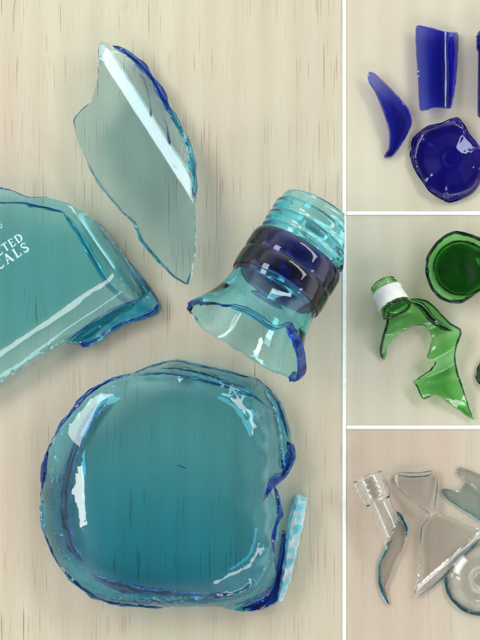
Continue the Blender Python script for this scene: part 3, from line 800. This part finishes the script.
C3 = [(442.6, 490.6), (448, 489.5), (459.5, 492), (466.5, 482.5), (472, 487), (483, 496), (496, 503), (498, 520), (488, 523), (480, 519.6), (461, 507.5), (449, 500)]
shard('glass_shard', C3, tilt(7, .05, -.06, 465, 500), lambda x, y: 4.0, M_grey, M_cledge, 'greyish clear shard with a peaked top, above the diagonal clear shard', 'glass shard', G_C,
      seed=69, ed=1.5, edges=[[(442.6, 491, 1), (449, 500), (461, 507.8), (480, 520, 1.2), (488, 523)], [(443, 490.4), (449, 490, .6), (459, 492.3, .3)]])
C4 = [(456.7, 471), (462, 468.2), (480, 475), (497, 483), (499, 496), (490, 498), (480, 491), (470, 483), (460, 475.5)]
shard('glass_shard', C4, tilt(15, .02, .02, 478, 482), lambda x, y: 3.4, M_clear, M_cledge, 'narrow clear shard leaning over the greyish one at the right edge', 'glass shard', G_C,
      seed=71, ed=1.2, edges=[[(457, 471, .6), (462, 468.6, .8), (480, 475.3, .6), (497, 483, .6)], [(457, 472, .5), (460, 475.5, .7), (470, 483, .7), (480, 491), (490, 498)]])
C5 = []
for i in range(30):
    a = 2 * pi * i / 30
    rr = 35.5 + 1.6 * sin(3 * a + 1) + 1.2 * sin(7 * a)
    C5.append((482 + rr * cos(a), 580 + rr * 1.0 * sin(a)))
def hc5(x, y):
    d = math.hypot(x - 482, y - 580)
    return 13 - 8.5 * sstep(18, 36, d) - 4.5 * (1 - sstep(7, 15, d))
edges = [[(482 + 35 * cos(a / 10), 580 + 35 * sin(a / 10), 1.2) for a in range(8, 34, 2)], [(482 + 14 * cos(a / 10), 577 + 14 * sin(a / 10), .5) for a in range(14, 50, 3)]]
shard('base_fragment', C5, hc5, lambda x, y: 4.5, M_clear, M_cledge, 'round clear bottle base with a teal rim, lowest of the clear pieces', 'bottle base', G_C, 1.6, 2.2, 3.4, 1.0, 10, 73, edges=edges[:1])

# ------------------------------------------------------------------ light and camera
w = bpy.data.worlds.new('World'); scene.world = w; w.use_nodes = True
nt = w.node_tree; bg = nt.nodes['Background']; bg.inputs[1].default_value = 1.0
tcw = nt.nodes.new('ShaderNodeTexCoord'); nzw = nt.nodes.new('ShaderNodeTexNoise'); nzw.inputs['Scale'].default_value = 1.6
nzw.inputs['Detail'].default_value = 1
rw = nt.nodes.new('ShaderNodeValToRGB'); rw.color_ramp.elements[0].position = .38; rw.color_ramp.elements[1].position = .62
rw.color_ramp.elements[0].color = (.30, .31, .31, 1); rw.color_ramp.elements[1].color = (.92, .93, .90, 1)
nt.links.new(tcw.outputs['Generated'], nzw.inputs['Vector']); nt.links.new(nzw.outputs['Fac'], rw.inputs[0]); sx = nt.nodes.new('ShaderNodeSeparateXYZ'); nt.links.new(tcw.outputs['Generated'], sx.inputs[0])
rz = nt.nodes.new('ShaderNodeValToRGB'); rz.color_ramp.elements[0].position = .25; rz.color_ramp.elements[1].position = .93
rz.color_ramp.elements[0].color = (1.25, 1.25, 1.25, 1); rz.color_ramp.elements[1].color = (.22, .22, .23, 1)
mw = nt.nodes.new('ShaderNodeMix'); mw.data_type = 'RGBA'; mw.blend_type = 'MULTIPLY'; mw.inputs[0].default_value = 1
nt.links.new(sx.outputs['Z'], rz.inputs[0]); nt.links.new(rz.outputs[0], mw.inputs[6]); nt.links.new(rw.outputs[0], mw.inputs[7])
nt.links.new(mw.outputs[2], bg.inputs[0]); bg.inputs[1].default_value = 1.35

def lamp(name, loc, target, sx, sy, power, col):
    l = bpy.data.lights.new(name, 'AREA'); l.shape = 'RECTANGLE'; l.size = sx; l.size_y = sy
    l.energy = power; l.color = col
    o = bpy.data.objects.new(name, l); COL.objects.link(o); o.location = loc
    d = (Vector(target) - Vector(loc)); o.rotation_euler = d.to_track_quat('-Z', 'Y').to_euler()
    return o
lamp('window_light', (-.56, .27, .56), (0, 0, 0), .68, .22, 3.5, (.95, 1, .97))
lamp('window_light', (-.60, -.20, .60), (0, 0, 0), .10, .15, .55, (1, .995, .96))
lamp('window_light', (.60, .46, .66), (0, 0, 0), .85, .17, 3.3, (.90, .97, 1))
lamp('window_light', (.36, -.52, .60), (0, 0, 0), .70, .07, 1.0, (1, .99, .97))

cam = bpy.data.cameras.new('camera'); co = bpy.data.objects.new('camera', cam); COL.objects.link(co)
co.location = (0, 0, D * S); cam.sensor_fit = 'VERTICAL'; cam.angle = 2 * math.atan(320 / D)
cam.clip_start = .01; cam.clip_end = 50
scene.camera = co
scene.view_settings.view_transform = 'Standard'; scene.view_settings.look = 'None'
scene.view_settings.exposure = 0.34; scene.view_settings.gamma = 1
cy_ = scene.cycles
cy_.use_denoising = True
cy_.max_bounces = 24; cy_.transmission_bounces = 20; cy_.diffuse_bounces = 4; cy_.glossy_bounces = 10
cy_.caustics_refractive = True; cy_.caustics_reflective = True; cy_.blur_glossy = .3
cy_.sample_clamp_indirect = 8.0
